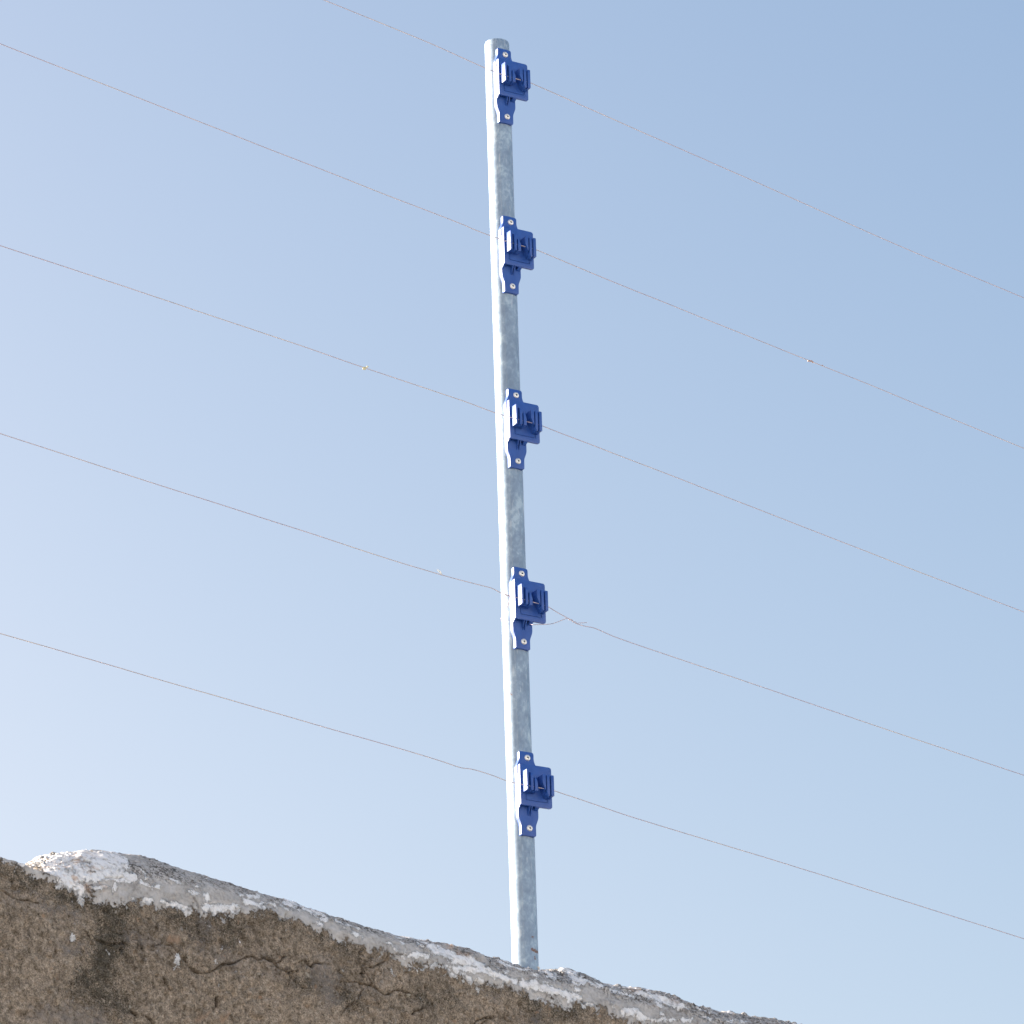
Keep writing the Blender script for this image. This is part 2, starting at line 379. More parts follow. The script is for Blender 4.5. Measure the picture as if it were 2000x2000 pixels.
fine_u0, fine_u1, du = to_uz(-25, 1800, VF)[0], to_uz(1620, 1990, VF)[0], 0.0015
us = np.concatenate([np.linspace(-6, fine_u0-.3, 60)[:-1], np.arange(fine_u0-.3, fine_u0, .006), np.arange(fine_u0, U_END-0.075, du), np.arange(U_END-0.075, U_END+0.05, 0.0005), np.arange(U_END+0.05, fine_u1, du),
                     np.arange(fine_u1, fine_u1+.5, .006), np.linspace(fine_u1+.5, 7, 60)])
zb = to_uz(0, 2030, VF)[1]
nface = 150; ncap = 120
q_face = np.concatenate([np.linspace(0, 0.88, 26)[:-1], np.linspace(0.88, 1, nface)**1.0])   # fraction of the way up the face (re-mapped below)
sdeg = np.concatenate([np.linspace(0, 100, 92), np.linspace(100, 180, 25)[1:]])                # angle round the coping
Uc, nU = us, len(us)
rows = []
th_ = np.radians(sdeg)
sh = shoulder(us)
b = np.sqrt(np.maximum((zs_of(us)-sh-KV*VC)**2-(KV*HALF)**2, 0.02**2))
# face
zf_low = np.where(us < U_END, 0, 0)
V3 = []; AT = []
prof_n = 26-1+nface+len(sdeg)-1
UU = np.repeat(us[:, None], prof_n, 1); VV = np.zeros_like(UU); ZZ = np.zeros_like(UU); NV = np.zeros_like(UU); NZ = np.zeros_like(UU); CAP = np.zeros_like(UU)
tv = noise(np.stack([us*0, th_[:1].repeat(nU)*0, us], 1), 0.03, 5)*0.004
LT = lowtop(us)
face_dense_lo = zb
# front face rows: 0..face_lo coarse, then dense to the shoulder
top_z = sh
coarse = np.linspace(0, 1, 26)[:-1]
dense = np.linspace(0, 1, nface)
zrow = np.concatenate([coarse[None, :]*zb + 0*us[:, None], zb+(top_z[:, None]-zb)*dense[None, :]], 1)
nf_ = zrow.shape[1]
ZZ[:, :nf_] = zrow; VV[:, :nf_] = VF; NV[:, :nf_] = 1
ZZ[:, nf_:] = sh[:, None]+b[:, None]*np.sin(th_[1:])[None, :]
VV[:, nf_:] = VC+HALF*np.cos(th_[1:])[None, :]
nx = np.cos(th_[1:])[None, :]/HALF; nz = np.sin(th_[1:])[None, :]/b[:, None]; L = np.sqrt(nx**2+nz**2)
NV[:, nf_:] = nx/L; NZ[:, nf_:] = nz/L; CAP[:, nf_:] = 1
# broken end: left of U_END the coping is missing down to a ledge
P0 = np.stack([UU.ravel(), VV.ravel(), ZZ.ravel()], 1)
nr = noise(P0, 0.022, 3, 4, 0.6).reshape(UU.shape)
slopeback = (VF-VV)
uend = U_END - 0.004 + 0.012*nr + 0.004*np.clip((ZZ-sh[:, None])/0.075, -0.6, 1)**2*np.sign(ZZ-sh[:, None]) - 0.012*np.clip(slopeback/0.12, 0, 1)
T = np.clip((UU-uend+0.084 + 0.008*noise(P0, 0.010, 8, 4, 0.65).reshape(UU.shape))/0.135, 0, 1); T = np.where(T < 1, 1-(1-T)**2.2, 1)
T = np.where(CAP > 0, T, sstep(-0.012, 0.010, UU-uend))
ledge_z = LT[:, None] - 0.10*slopeback + 0.0025*nr
Zlow = np.minimum(ZZ, ledge_z)
ZZ = Zlow*(1-T)+ZZ*T
ENDM = (1-T)*(CAP > 0)
# sample positions for displacement and for masks
P = O3[None, :] + UU.ravel()[:, None]*W + VV.ravel()[:, None]*NF; P[:, 2] = ZZ.ravel()
X, Y = project(P)
loc = np.stack([UU.ravel(), VV.ravel(), ZZ.ravel()], 1)
drip = noise(loc*np.array([1, 1, 0.22]), 0.0035, 13, 2)
wx = noise(loc, 0.009, 11, 4, 0.65)*4.0; wy = noise(loc, 0.009, 12, 4, 0.65)*3.6 + drip*5.5*(CAP.ravel() == 0) + drip*2.5
Xw, Yw = X+wx, Y+wy
def seg_field(strokes, soft):
    """max over strokes of 1 at the middle falling to 0.5 at its edge and 0 a soft width outside"""
    out = np.zeros(len(X))
    for pts, r in strokes:
        pts = np.array(pts, float)
        x0, x1 = pts[:, 0].min()-r-soft*2, pts[:, 0].max()+r+soft*2; y0, y1 = pts[:, 1].min()-r-soft*2, pts[:, 1].max()+r+soft*2
        k = np.where((Xw > x0) & (Xw < x1) & (Yw > y0) & (Yw < y1))[0]
        if not len(k): continue
        q = np.stack([Xw[k], Yw[k]], 1); dmin = np.full(len(k), 1e9)
        if len(pts) == 1: dmin = np.linalg.norm(q-pts[0], axis=1)
        for a, c in zip(pts, pts[1:]):
            t = np.clip(((q-a) @ (c-a))/max(1e-9, (c-a) @ (c-a)), 0, 1); dmin = np.minimum(dmin, np.linalg.norm(q-a-t[:, None]*(c-a), axis=1))
        out[k] = np.maximum(out[k], np.clip(0.5+(r-dmin)/soft*0.5, 0, 1))
    return out
def A(pts, r): return ([(p[0]/5.367, 1640+p[1]/5.367) for p in pts], r/5.367)
def B(pts, r): return ([(340+p[0]/5.367, 1640+p[1]/5.367) for p in pts], r/5.367)
def C_(pts, r): return ([(680+p[0]/8.05, 1760+p[1]/8.05) for p in pts], r/8.05)
def D(pts, r): return ([(900+p[0]/8.05, 1760+p[1]/8.05) for p in pts], r/8.05)
def E_(pts, r): return ([(1140+p[0]/4.6, 1860+p[1]/4.6) for p in pts], r/4.6)
white = [A([(250, 200), (560, 120), (850, 130)], 90), A([(560, 250), (1000, 230), (1230, 260)], 130), A([(700, 380), (1150, 380), (1380, 400)], 60), A([(560, 330), (760, 450)], 60),
         A([(620, 480), (860, 500)], 45), A([(840, 540), (855, 655)], 32), A([(1480, 310), (1530, 400)], 22), A([(1480, 455), (1650, 495)], 26),
         A([(1790, 420), (1880, 440)], 20), A([(1405, 620), (1410, 645)], 22), A([(1520, 625), (1600, 630)], 20), A([(1690, 650), (1932, 715)], 36),
         A([(765, 995), (765, 1045)], 24), A([(1850, 1205), (1852, 1330)], 25), A([(1215, 460), (1195, 540)], 25), A([(930, 500), (1130, 500)], 20),
         B([(0, 690), (150, 745)], 48), B([(320, 715), (640, 730)], 48), B([(430, 740), (430, 790)], 20), B([(140, 540), (330, 585)], 26), B([(240, 500)], 22), B([(350, 610)], 28),
         B([(750, 650), (920, 715)], 36), B([(690, 590), (880, 605)], 22), B([(925, 665), (1055, 690)], 20), B([(1085, 700), (1180, 740)], 20),
         B([(1160, 655), (1580, 800)], 26), B([(1480, 805), (1600, 835)], 16), B([(590, 620)], 14), B([(1500, 850), (1505, 880)], 12), B([(1700, 850), (1932, 930)], 14), B([(1540, 880), (1590, 950)], 10), B([(1780, 930)], 12),
         B([(1870, 975), (1932, 1000)], 14), B([(835, 760), (830, 820)], 8), B([(490, 820), (520, 900)], 8), B([(692, 1055)], 12), B([(503, 1145)], 10), B([(425, 1275)], 14), B([(485, 1600)], 14),
         C_([(75, 490), (160, 540)], 20), C_([(200, 560), (235, 590)], 12), C_([(640, 650), (755, 820)], 20), C_([(645, 580), (665, 610)], 14),
         C_([(640, 525), (830, 580), (1230, 620)], 14), C_([(880, 745), (900, 830)], 28), C_([(950, 850), (1250, 865)], 42), C_([(1090, 670), (1160, 710)], 22),
         C_([(1150, 650), (1250, 670)], 18), C_([(1290, 720), (1400, 790), (1650, 880), (1932, 960)], 78), C_([(1620, 960), (1700, 965)], 34), C_([(1310, 1015), (1600, 1040), (1932, 1100)], 34),
         C_([(1560, 1130), (1700, 1190)], 34), C_([(830, 640), (870, 690)], 16), C_([(670, 1090), (715, 1190)], 14), C_([(1780, 1160), (1932, 1240)], 36), C_([(970, 1060)], 22), C_([(1060, 1070), (1260, 1080)], 12),
         C_([(860, 900)], 26),
         D([(0, 1060), (230, 1080), (350, 1120)], 58), D([(230, 990), (320, 1030)], 55), D([(350, 1100), (850, 1265)], 56), D([(960, 1290), (1400, 1400), (1850, 1535)], 70),
         D([(600, 960), (940, 1090)], 30), D([(560, 1060), (780, 1130)], 20), D([(1000, 1080), (1200, 1180)], 25), D([(1250, 1090), (1500, 1220)], 32),
         D([(1380, 1090), (1530, 1060)], 34), D([(1560, 1060), (1720, 1130), (1930, 1290)], 60), D([(1100, 1250), (1350, 1290)], 22), D([(1750, 1290), (1840, 1320)], 20), D([(1780, 1390), (1860, 1420)], 20),
         D([(230, 1250), (330, 1290)], 40), D([(40, 1180), (50, 1260)], 20), D([(110, 1210), (180, 1300)], 16), D([(420, 1320), (520, 1330)], 14), D([(230, 1400), (290, 1430)], 20), D([(20, 960), (140, 1000)], 22), D([(620, 1330), (640, 1370)], 14),
         D([(1230, 1520), (1330, 1570)], 18), D([(1420, 1560), (1600, 1640)], 20),
         E_([(0, 260), (160, 310)], 14), E_([(190, 310), (290, 350)], 15), E_([(300, 350), (460, 405)], 15), E_([(490, 375), (620, 400), (870, 490)], 30),
         E_([(300, 310), (590, 345)], 10), E_([(0, 465), (130, 505)], 20), E_([(255, 470), (270, 560)], 10), E_([(355, 540), (440, 520), (540, 590)], 34),
         E_([(500, 600), (960, 605)], 17), E_([(920, 510), (980, 520)], 10), E_([(1010, 510), (1200, 550)], 9), E_([(1080, 570), (1130, 610)], 14),
         E_([(700, 550), (750, 565)], 9), E_([(1340, 610), (1460, 625)], 8), E_([(1590, 620)], 12), E_([(630, 380), (745, 385)], 6)]
dark = [A([(600, 600), (900, 640), (1300, 720)], 110), A([(1150, 760), (1180, 1000), (1050, 1250), (1030, 1450)], 190), A([(900, 1500), (1250, 1750)], 120), A([(0, 340), (400, 440)], 70), A([(1700, 700), (1932, 760)], 50),
        B([(0, 790), (230, 880), (260, 1000)], 60), B([(440, 800), (600, 800), (560, 1100)], 60), B([(750, 700), (1000, 760), (1130, 830)], 36), B([(1380, 880), (1600, 970)], 40), B([(1400, 1500), (1850, 1650)], 60),
        B([(1750, 1000), (1880, 1110)], 40), C_([(880, 640), (1080, 740), (1260, 720)], 60), C_([(850, 780), (1100, 830)], 30), C_([(1480, 1500), (1600, 1600)], 60),
        C_([(0, 640), (60, 720)], 40), C_([(40, 1480), (110, 1580)], 60), C_([(1100, 1520), (1200, 1560)], 50), D([(400, 1280), (560, 1400), (950, 1420)], 50), D([(1080, 1480), (1150, 1700), (1160, 1900)], 90),
        D([(1500, 1750), (1932, 1640)], 100), D([(1520, 1100), (1640, 1190)], 30), D([(380, 950), (560, 980)], 26), E_([(130, 350), (400, 470)], 22), E_([(540, 480), (730, 540)], 20), E_([(1000, 620), (1060, 600)], 20),
        B([(0, 290), (1000, 620), (1932, 900)], 9)]
pale = [([(628, 1895), (640, 1925)], 22), A([(100, 600), (350, 680), (900, 800)], 60), A([(450, 1850), (1000, 1900)], 120), A([(1350, 1000), (1700, 1180)], 60), A([(600, 1100), (900, 1160)], 50), B([(250, 1120), (700, 1300)], 60), B([(900, 1250), (1080, 1380)], 50),
        B([(1600, 1420), (1650, 1650)], 120), B([(280, 850), (360, 930)], 40), C_([(480, 980), (700, 1020), (560, 1200)], 40), C_([(270, 1370), (380, 1360)], 50), C_([(0, 1280), (80, 1330)], 50), C_([(900, 900), (1500, 960)], 40),
        D([(500, 1500), (560, 1600)], 40), D([(950, 1900), (1200, 1880)], 60), C_([(360, 1150)], 50)]
crack = [A([(-120, 500), (0, 520), (60, 540), (110, 590), (190, 630), (340, 640), (400, 660)], 9), A([(880, 940), (960, 1030), (1090, 1060), (1130, 1110), (1280, 1090)], 8),
         A([(1470, 1110), (1580, 1120), (1700, 1090), (1790, 1110), (1840, 1170), (1932, 1230)], 7), A([(1715, 1460), (1740, 1500)], 24), A([(1740, 1500), (1800, 1580)], 10), A([(1540, 1850), (1610, 1940)], 16),
         A([(1380, 1800), (1440, 1830)], 26), A([(1630, 910), (1650, 950)], 14), A([(1280, 1060), (1300, 1080)], 14), A([(1190, 960), (1280, 990)], 12), A([(120, 1765)], 12), A([(1063, 318)], 12), A([(870, 215), (940, 235)], 30), A([(1090, 400), (1290, 395)], 10), A([(470, 200), (480, 260)], 14),
         B([(80, 1220), (150, 1330), (220, 1380), (310, 1410), (440, 1360), (500, 1310), (620, 1290), (760, 1220), (830, 1215), (880, 1260), (930, 1220), (990, 1270), (1050, 1300), (1100, 1360), (1200, 1395), (1300, 1380)], 11),
         B([(930, 1220), (1050, 1300), (1100, 1360)], 16), B([(1370, 1260), (1440, 1335), (1480, 1280), (1560, 1300)], 16), B([(1740, 1380), (1790, 1430), (1805, 1520), (1790, 1600)], 7), B([(465, 1640), (455, 1740)], 24), B([(430, 1770)], 14),
         B([(1350, 1540), (1400, 1560)], 10), B([(200, 610), (255, 680), (258, 795)], 9), B([(370, 640)], 16), B([(1165, 780), (1160, 850)], 12), B([(1020, 780), (1100, 840)], 12), B([(580, 1840), (620, 1910)], 14), B([(945, 1830)], 12), B([(190, 1510), (240, 1590)], 7), B([(300, 300), (310, 310)], 5),
         C_([(190, 900), (200, 990), (250, 1070), (235, 1170), (270, 1290), (400, 1330), (500, 1400), (560, 1470), (640, 1470), (720, 1410), (870, 1410), (940, 1430), (1050, 1470), (1075, 1510)], 13),
         C_([(270, 1300), (400, 1330), (500, 1400), (560, 1470)], 22), C_([(260, 1065), (380, 1050), (490, 1000), (600, 950), (690, 880), (720, 850), (830, 845), (940, 865)], 12), C_([(400, 1290), (420, 1200), (480, 1080)], 7),
         C_([(250, 1340), (200, 1450), (160, 1560)], 10), C_([(110, 1590), (60, 1640), (0, 1700), (40, 1750)], 12), C_([(985, 1785), (1040, 1740)], 22), C_([(1040, 1745), (1130, 1730), (1170, 1700)], 10), C_([(1280, 1510), (1220, 1660)], 6),
         C_([(1290, 1590), (1320, 1625)], 20), C_([(900, 1430), (930, 1445)], 14), C_([(1275, 1350)], 12), C_([(1480, 1480), (1475, 1560)], 10), C_([(200, 790), (215, 860)], 14), C_([(600, 1700)], 16), C_([(1700, 730)], 26), C_([(1800, 780)], 22),
         D([(150, 1960), (180, 1932), (260, 1850), (410, 1810), (520, 1790), (620, 1830), (700, 1840), (760, 1900), (870, 1930), (900, 1990)], 12), D([(900, 1310), (925, 1260), (930, 1200)], 10), D([(1520, 1090), (1620, 1180)], 16), D([(1190, 1080), (1230, 1140)], 8), D([(1300, 1120)], 10), D([(20, 780), (50, 810)], 14),
         D([(550, 905), (640, 930)], 12), D([(500, 1670)], 12), D([(940, 1040), (1240, 1080)], 18)]
brick = [C_([(1720, 810), (1880, 880)], 16), D([(0, 850), (100, 880)], 14), C_([(1560, 690), (1600, 730)], 20), E_([(780, 430), (840, 460)], 12), A([(1780, 1050), (1860, 1060)], 30), E_([(420, 340), (490, 355)], 10), B([(240, 1920), (370, 1810)], 12), B([(500, 1880), (560, 1850)], 20)]
a_white, a_dark, a_pale, a_crack, a_brick = seg_field([(p_, r_*0.92) for p_, r_ in white], 8), seg_field(dark, 30), seg_field(pale, 30), None, seg_field(brick, 4)
rb = random.Random(11); branches = []
for pts_, r_ in list(crack):
    if len(pts_) < 4: continue
    for _ in range(max(1, len(pts_)//4)):
        p_ = np.array(rb.choice(pts_), float); an = rb.uniform(0, 6.28); ln = []
        for _k in range(rb.randint(4, 9)):
            ln.append(tuple(p_)); an += rb.uniform(-0.5, 0.5); p_ = p_+np.array([math.cos(an), math.sin(an)])*rb.uniform(3, 7)
        branches.append((ln, rb.uniform(0.8, 1.6)))
crack += branches
Xw, Yw = X+wx*0.5+noise(loc, 0.025, 14, 2)*2.5, Y+wy*0.0+wx*0.35+noise(loc, 0.022, 15, 2)*3
a_crack = np.clip(seg_field([(p_, r_*0.56) for p_, r_ in crack], 2.0)*(1.35+0.5*noise(loc, 0.012, 16, 3)), 0, 1)
# away from the surveyed stretch, give the wall the same character from noise
outside = 1-sstep(-60, 0, X)*(1-sstep(1560, 1640, X))*(1-sstep(2010, 2060, Y))
frontcap = (CAP.ravel() > 0)
zcl = zc_of(UU.ravel())
edge_d = (ZZ.ravel()-zcl+0.47*(VV.ravel()-VF)*0)
# distance above the traced lower edge of the coping, seen on the face; round the crest it stays positive
above = ZZ.ravel()-zcl
a_cem = np.clip(0.5+above/0.020+0.35*noise(loc, 0.02, 17, 4, 0.6), 0, 1)
leftpart = sstep(U_END+0.03, U_END-0.02, UU.ravel())
lt = np.repeat(LT[:, None], prof_n, 1).ravel()
a_cem = a_cem*(1-leftpart) + leftpart*np.clip(0.5+(ZZ.ravel()-lt+0.008)/0.012, 0, 1)*0.75
backside = sstep(0.01, -0.02, VV.ravel())*(CAP.ravel() > 0)
nb = noise(loc, 0.05, 21, 4, 0.6)*0.5+0.5
a_white = np.maximum(a_white*(1-outside), outside*a_cem*np.clip(nb*1.6-0.35, 0, 1))
a_white = np.maximum(a_white*(1-backside), backside*np.clip(nb*1.7-0.35, 0, 1))
a_dark = a_dark*(1-outside)+outside*np.clip(noise(loc, 0.12, 22, 3)*1.5+0.1, 0, 1)*0.6
fleck = np.clip(noise(loc*np.array([0.45, 1, 1]), 0.010, 61, 4, 0.65)*2.2-0.15, 0, 1)*(0.70+0.55*sstep(700, 1100, X))
a_crest = sstep(0.25, 0.5, np.where(CAP.ravel() > 0, np.repeat(np.sin(np.concatenate([np.zeros(nf_), th_[1:]]))[None, :], nU, 0).ravel(), 0))
a_white = np.maximum(a_white, fleck*a_crest*0.75*(CAP.ravel() > 0))
a_dark = np.maximum(a_dark, a_crest*0.45*np.clip(noise(loc, 0.02, 62, 3)+0.4, 0, 1))
# displacement along the surface normal
rough = noise(loc, 0.0045, 31, 2, 0.6)*0.0021 + noise(loc, 0.012, 32, 3, 0.6)*0.0036
lump = noise(loc, 0.07, 33, 3, 0.5)*0.0035
peb = np.clip(noise(loc, 0.011, 34, 1)-0.45, 0, 1)*0.006
pit = -np.clip(noise(loc, 0.010, 36, 1)-0.52, 0, 1)*0.012
smoothf = np.clip(a_cem, 0, 1)
wm = sstep(0.4, 0.6, a_white+0.5*(noise(loc, 0.009, 35, 3)))
disp = lump*(1-0.6*smoothf) + (rough+peb+pit)*(1-0.70*smoothf) + 0.0016*smoothf*0 + wm*0.0006 - 0.0065*sstep(0.45, 1.0, a_crack)
flake = np.clip(noise(loc, 0.014, 41, 4, 0.65)-0.12, 0, 1)*0.0045*smoothf*sstep(900, 1300, X+0)     # flaky crust on the right
crumb = np.clip(noise(loc, 0.004, 42, 3, 0.6)-0.2, 0, 1)*0.0035*a_crest*smoothf
disp += flake + crumb + np.clip(noise(loc, 0.011, 44, 3, 0.6)-0.1, 0, 1)*0.006*a_crest*smoothf*sstep(760, 840, X) + 0.002*noise(loc, 0.02, 43, 3)*smoothf
NVf = NV.ravel()*1.0; NZf = NZ.ravel()*1.0
endm = ENDM.ravel()
P += (NF[None, :]*NVf[:, None] + UPV[None, :]*NZf[:, None])*disp[:, None]
brk = sstep(0.03, 0.4, T.ravel()*(1-T.ravel())*4)*sstep(-0.004, 0.008, ZZ.ravel()-np.repeat(LT[:, None], prof_n, 1).ravel())
P -= W[None, :]*((noise(loc*np.array([1, 1, 1.0]), 0.009, 51, 3, 0.7)*0.0035+noise(loc, 0.003, 52, 2)*0.0012)*brk)[:, None]
nV = prof_n
idx = np.arange(nU*nV).reshape(nU, nV)
q = np.stack([idx[:-1, :-1], idx[1:, :-1], idx[1:, 1:], idx[:-1, 1:]], -1).reshape(-1, 4)
# back face down to the ground and the two far ends, with big quads
extra = []
backb = len(P); Pb = P[idx[:, -1]].copy(); Pb[:, 2] = 0.0
P = np.vstack([P, Pb]); kb = backb+np.arange(nU)
qb = np.stack([idx[:-1, -1], idx[1:, -1], kb[1:], kb[:-1]], -1)
q = np.vstack([q, qb])
me = bpy.data.meshes.new('boundary_wall')
me.vertices.add(len(P)); me.vertices.foreach_set('co', P.astype(np.float32).ravel())
nq = len(q)
me.loops.add(nq*4); me.loops.foreach_set('vertex_index', q.astype(np.int32).ravel())
me.polygons.add(nq); me.polygons.foreach_set('loop_start', np.arange(0, nq*4, 4, dtype=np.int32))
me.polygons.foreach_set('use_smooth', np.ones(nq, dtype=bool))
me.update(calc_edges=True)
def setatt(name, a, n):
    full = np.zeros(n, np.float32); full[:len(a)] = a
    t = me.attributes.new(name, 'FLOAT', 'POINT'); t.data.foreach_set('value', full)
a_brick = np.maximum(a_brick, brk*np.clip(noise(loc, 0.007, 63, 3, 0.6)*3-0.3, 0, 1))
for nm, a in (('white', a_white), ('dark', a_dark), ('pale', a_pale), ('crack', sstep(0.55, 1.0, a_crack)), ('brick', a_brick), ('cement', a_cem), ('crest', a_crest)):
    setatt(nm, a, len(P))
bmw = bmesh.new(); bmw.from_mesh(me); bmw.verts.ensure_lookup_table()
for iu in (0, nU-1):                                 # end caps
    loop = [bmw.verts[int(k)] for k in idx[iu]] + [bmw.verts[int(kb[iu])]]
    bmw.faces.new(loop if iu else loop[::-1])
bmesh.ops.recalc_face_normals(bmw, faces=bmw.faces); bmw.to_mesh(me); bmw.free()
wall = obj('boundary_wall', me, M_WALL)
props(wall, 'cracked brown rendered wall with a rounded coping in flaking whitewash', 'wall')

# ------------------------------------------------------------------ post
post_top = None
P_t = on_plane(969.5, 80.5, O3+np.array([0, -POST_R*0.0, 0]), np.array([0, -1.0, 0])); post_top = P_t[2]-0.004
POST_Z0 = 2.9
post = bpy.data.objects.new('fence_post', None); post.location = (AXIS[0], AXIS[1], POST_Z0); COL.objects.link(post)
props(post, 'upright galvanised steel tube post set in the top of the wall', 'post')
bm = bmesh.new(); nseg = 64
H = post_top-POST_Z0
zs = list(np.arange(0, H-0.002, 0.0025))+[H-0.0012, H-0.0004, H]
seam_ang = math.radians(-83)
rings = []
for z in zs:
    dr = 0 if z < H-0.002 else (-0.0003 if z < H-0.0002 else -0.0009)
    ring = []
    for k in range(nseg):
        a = 2*math.pi*k/nseg
        ring.append(bm.verts.new(((POST_R+dr)*math.cos(a), (POST_R+dr)*math.sin(a), z)))
    rings.append(ring)
inner = [[bm.verts.new(((POST_R-0.0022)*math.cos(2*math.pi*k/nseg), (POST_R-0.0022)*math.sin(2*math.pi*k/nseg), z)) for k in range(nseg)] for z in (H, H-0.3)]
allr = rings+inner
for A0, B0 in zip(allr, allr[1:]):
    for k in range(nseg): bm.faces.new((A0[k], A0[(k+1) % nseg], B0[(k+1) % nseg], B0[k]))
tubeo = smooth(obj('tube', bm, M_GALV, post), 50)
vs = np.array([v.co[:] for v in tubeo.data.vertices])+np.array([AXIS[0], AXIS[1], POST_Z0])
px, py = project(vs); facing = (vs[:, 1]-AXIS[1]) < 0.004
rust = np.zeros(len(vs))
for (x0, y0, x1, y1, r) in ((1039, 1830, 1041, 1831, 1.6), (1039, 1854, 1051, 1860, 2.2), (1044, 1870, 1046, 1874, 1.0), (996, 1354, 999, 1358, 0.9)):
    a = np.array([x0, y0]); c = np.array([x1, y1]); qq = np.stack([px, py], 1)
    t = np.clip(((qq-a) @ (c-a))/((c-a) @ (c-a)), 0, 1); dd = np.linalg.norm(qq-a-t[:, None]*(c-a), axis=1)
    rust = np.maximum(rust, np.clip(0.75+(r-dd)/2.5*0.5, 0, 1)*facing)
ra = tubeo.data.attributes.new('rust', 'FLOAT', 'POINT'); ra.data.foreach_set('value', rust.astype(np.float32))
bm = bmesh.new()                                     # raised weld seam running up the tube
sa = math.radians(-92)
tube(bm, [((POST_R-0.0002)*math.cos(sa), (POST_R-0.0002)*math.sin(sa), z) for z in np.linspace(0, H-0.001, 60)], 0.00045, 6)
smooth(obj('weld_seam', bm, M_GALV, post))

# ------------------------------------------------------------------ insulators
YAW = math.radians(30.0)
PD = np.array([math.cos(YAW), math.sin(YAW), 0]); ND = np.array([math.sin(YAW), -math.cos(YAW), 0])   # along the plate, out of its face
BACK = 0.0122                                        # flange back plane, from the post axis
mm = 0.001
def loc3(x, d, z, zi):                               # insulator coordinates (mm) -> world
    return O3 + PD*x*mm + ND*(BACK+d*mm) + UPV*(zi+z*mm)
def side(x0, x1):                                    # prism across the plate: polygon in (d,z), extruded in x
    return lambda d, z, x: (x, -d, z)
def mmb(bm):
    bmesh.ops.scale(bm, vec=(mm, mm, mm), verts=bm.verts)
def groove_cut(o, cutters):
    for c in cutters:
        md = o.modifiers.new('b', 'BOOLEAN'); md.operation = 'DIFFERENCE'; md.object = c; md.solver = 'EXACT'
    dg = bpy.context.evaluated_depsgraph_get()
    m2 = bpy.data.meshes.new_from_object(o.evaluated_get(dg)); o.modifiers.clear(); o.data = m2
    for c in cutters:
        cm = c.data; bpy.data.objects.remove(c); bpy.data.meshes.remove(cm)
def make_insulator():
    root = bpy.data.objects.new('wire_insulator', None); COL.objects.link(root)
    # hourglass back flange with saddle behind
    bm = bmesh.new()
    out = [(-9.9, 52.9), (9.9, 52.9), (9.9, 42), (13.8, 33), (14.0, -32), (10.2, -42), (10.2, -56), (-10.2, -56), (-10.2, -42), (-13.7, -32), (-13.7, 33), (-9.9, 42)]
    out = [p for p in out]
    prism(bm, round_poly(out, [1.2, 3.2, 3, 2.5, 3, 3, 2.2, 1.5, 3, 3, 2.5, 3], 4)[::-1], 0, 6.6, bevel=0.45)
    mmb(bm); smooth(obj('mounting_flange', bm, M_BLUE, root), 35)
    # side walls joining flange and front plate (the left one has the slit at its top)
    bm = bmesh.new()
    L = [(5.6, 22.5), (8.6, 22.5), (8.6, 33.0), (10.3, 33.6), (10.3, -19.2), (10.3, -20.2), (5.6, -24.5)]
    prism(bm, L, -13.35, -11.2, side(0, 0), bevel=0.12, seg=1)
    prism(bm, [(5.6, 30), (10.2, 32), (10.2, -18.5), (5.6, -23)], 9.0, 12.0, side(0, 0), bevel=0.25, seg=1)
    prism(bm, [(5.6, 31), (10.2, 33), (10.2, 24), (5.6, 24)], -11.0, 8.9, side(0, 0), bevel=0.2, seg=1)
    mmb(bm); smooth(obj('spacer', bm, M_BLUE, root), 35)
    # two gussets bracing the plate from below
    bm = bmesh.new()
    for x0, x1 in ((-0.6, 0.5), (2.2, 3.3)):
        prism(bm, [(5.6, -18.5), (12.6, -18.5), (12.6, -20.2), (6.6, -31), (5.6, -31)], x0, x1, side(0, 0), bevel=0.2, seg=1)
    prism(bm, [(5.6, -18.6), (12.4, -18.6), (12.4, -20.3), (5.6, -23.5)], 7.6, 12.8, side(0, 0), bevel=0.3, seg=1)
    mmb(bm); smooth(obj('gusset', bm, M_BLUE, root), 35)
    # front plate with a narrow groove outlining a panel
    bm = bmesh.new()
    prism(bm, round_poly([(-13.2, 34), (30, 34), (30, -19.5), (-13.2, -19.5)], [1.5, 3.6, 3.4, 1.2], 6)[::-1], 10.0, 13.2, bevel=0.35)
    mmb(bm); plate = obj('front_plate', bm, M_BLUE, root)
    bm = bmesh.new()
    prism(bm, [(-6.2, 4), (-6.2, -11.9), (-4.9, -13.1), (23.0, -13.1), (24.3, -12.0), (24.3, 1), (23.4, 1), (23.4, -11.7), (22.7, -12.3), (-4.6, -12.3), (-5.4, -11.5), (-5.4, 4)], 12.2, 14.2)
    mmb(bm); cut = obj('cut', bm)
    cut.parent = root
    bpy.context.view_layer.update()
    groove_cut(plate, [cut]); smooth(plate, 35)
    # left clamp block, ribbed
    bm = bmesh.new()
    prism(bm, [(12.9, 23.6), (24.9, 22.9), (25.7, 22.1), (25.7, -3.2), (25.0, -4.0), (12.9, -4.0)], -10.4, -7.9, side(0, 0), bevel=0.3)
    prism(bm, [(12.9, 21.5), (20.8, 20.2), (20.8, -3.6), (12.9, -3.6)], -8.0, -4.8, side(0, 0), bevel=0.1, seg=1)
    prism(bm, [(12.9, 22.4), (20.5, 21.2), (24.6, 18.8), (25.7, 15.6), (25.7, -3.2), (25.0, -4.0), (12.9, -4.0)], -4.9, -1.5, side(0, 0), bevel=0.3)
    prism(bm, [(12.9, 13.5), (20.4, 11.5), (20.4, -3.6), (12.9, -3.6)], -1.6, 0.6, side(0, 0), bevel=0.1, seg=1)
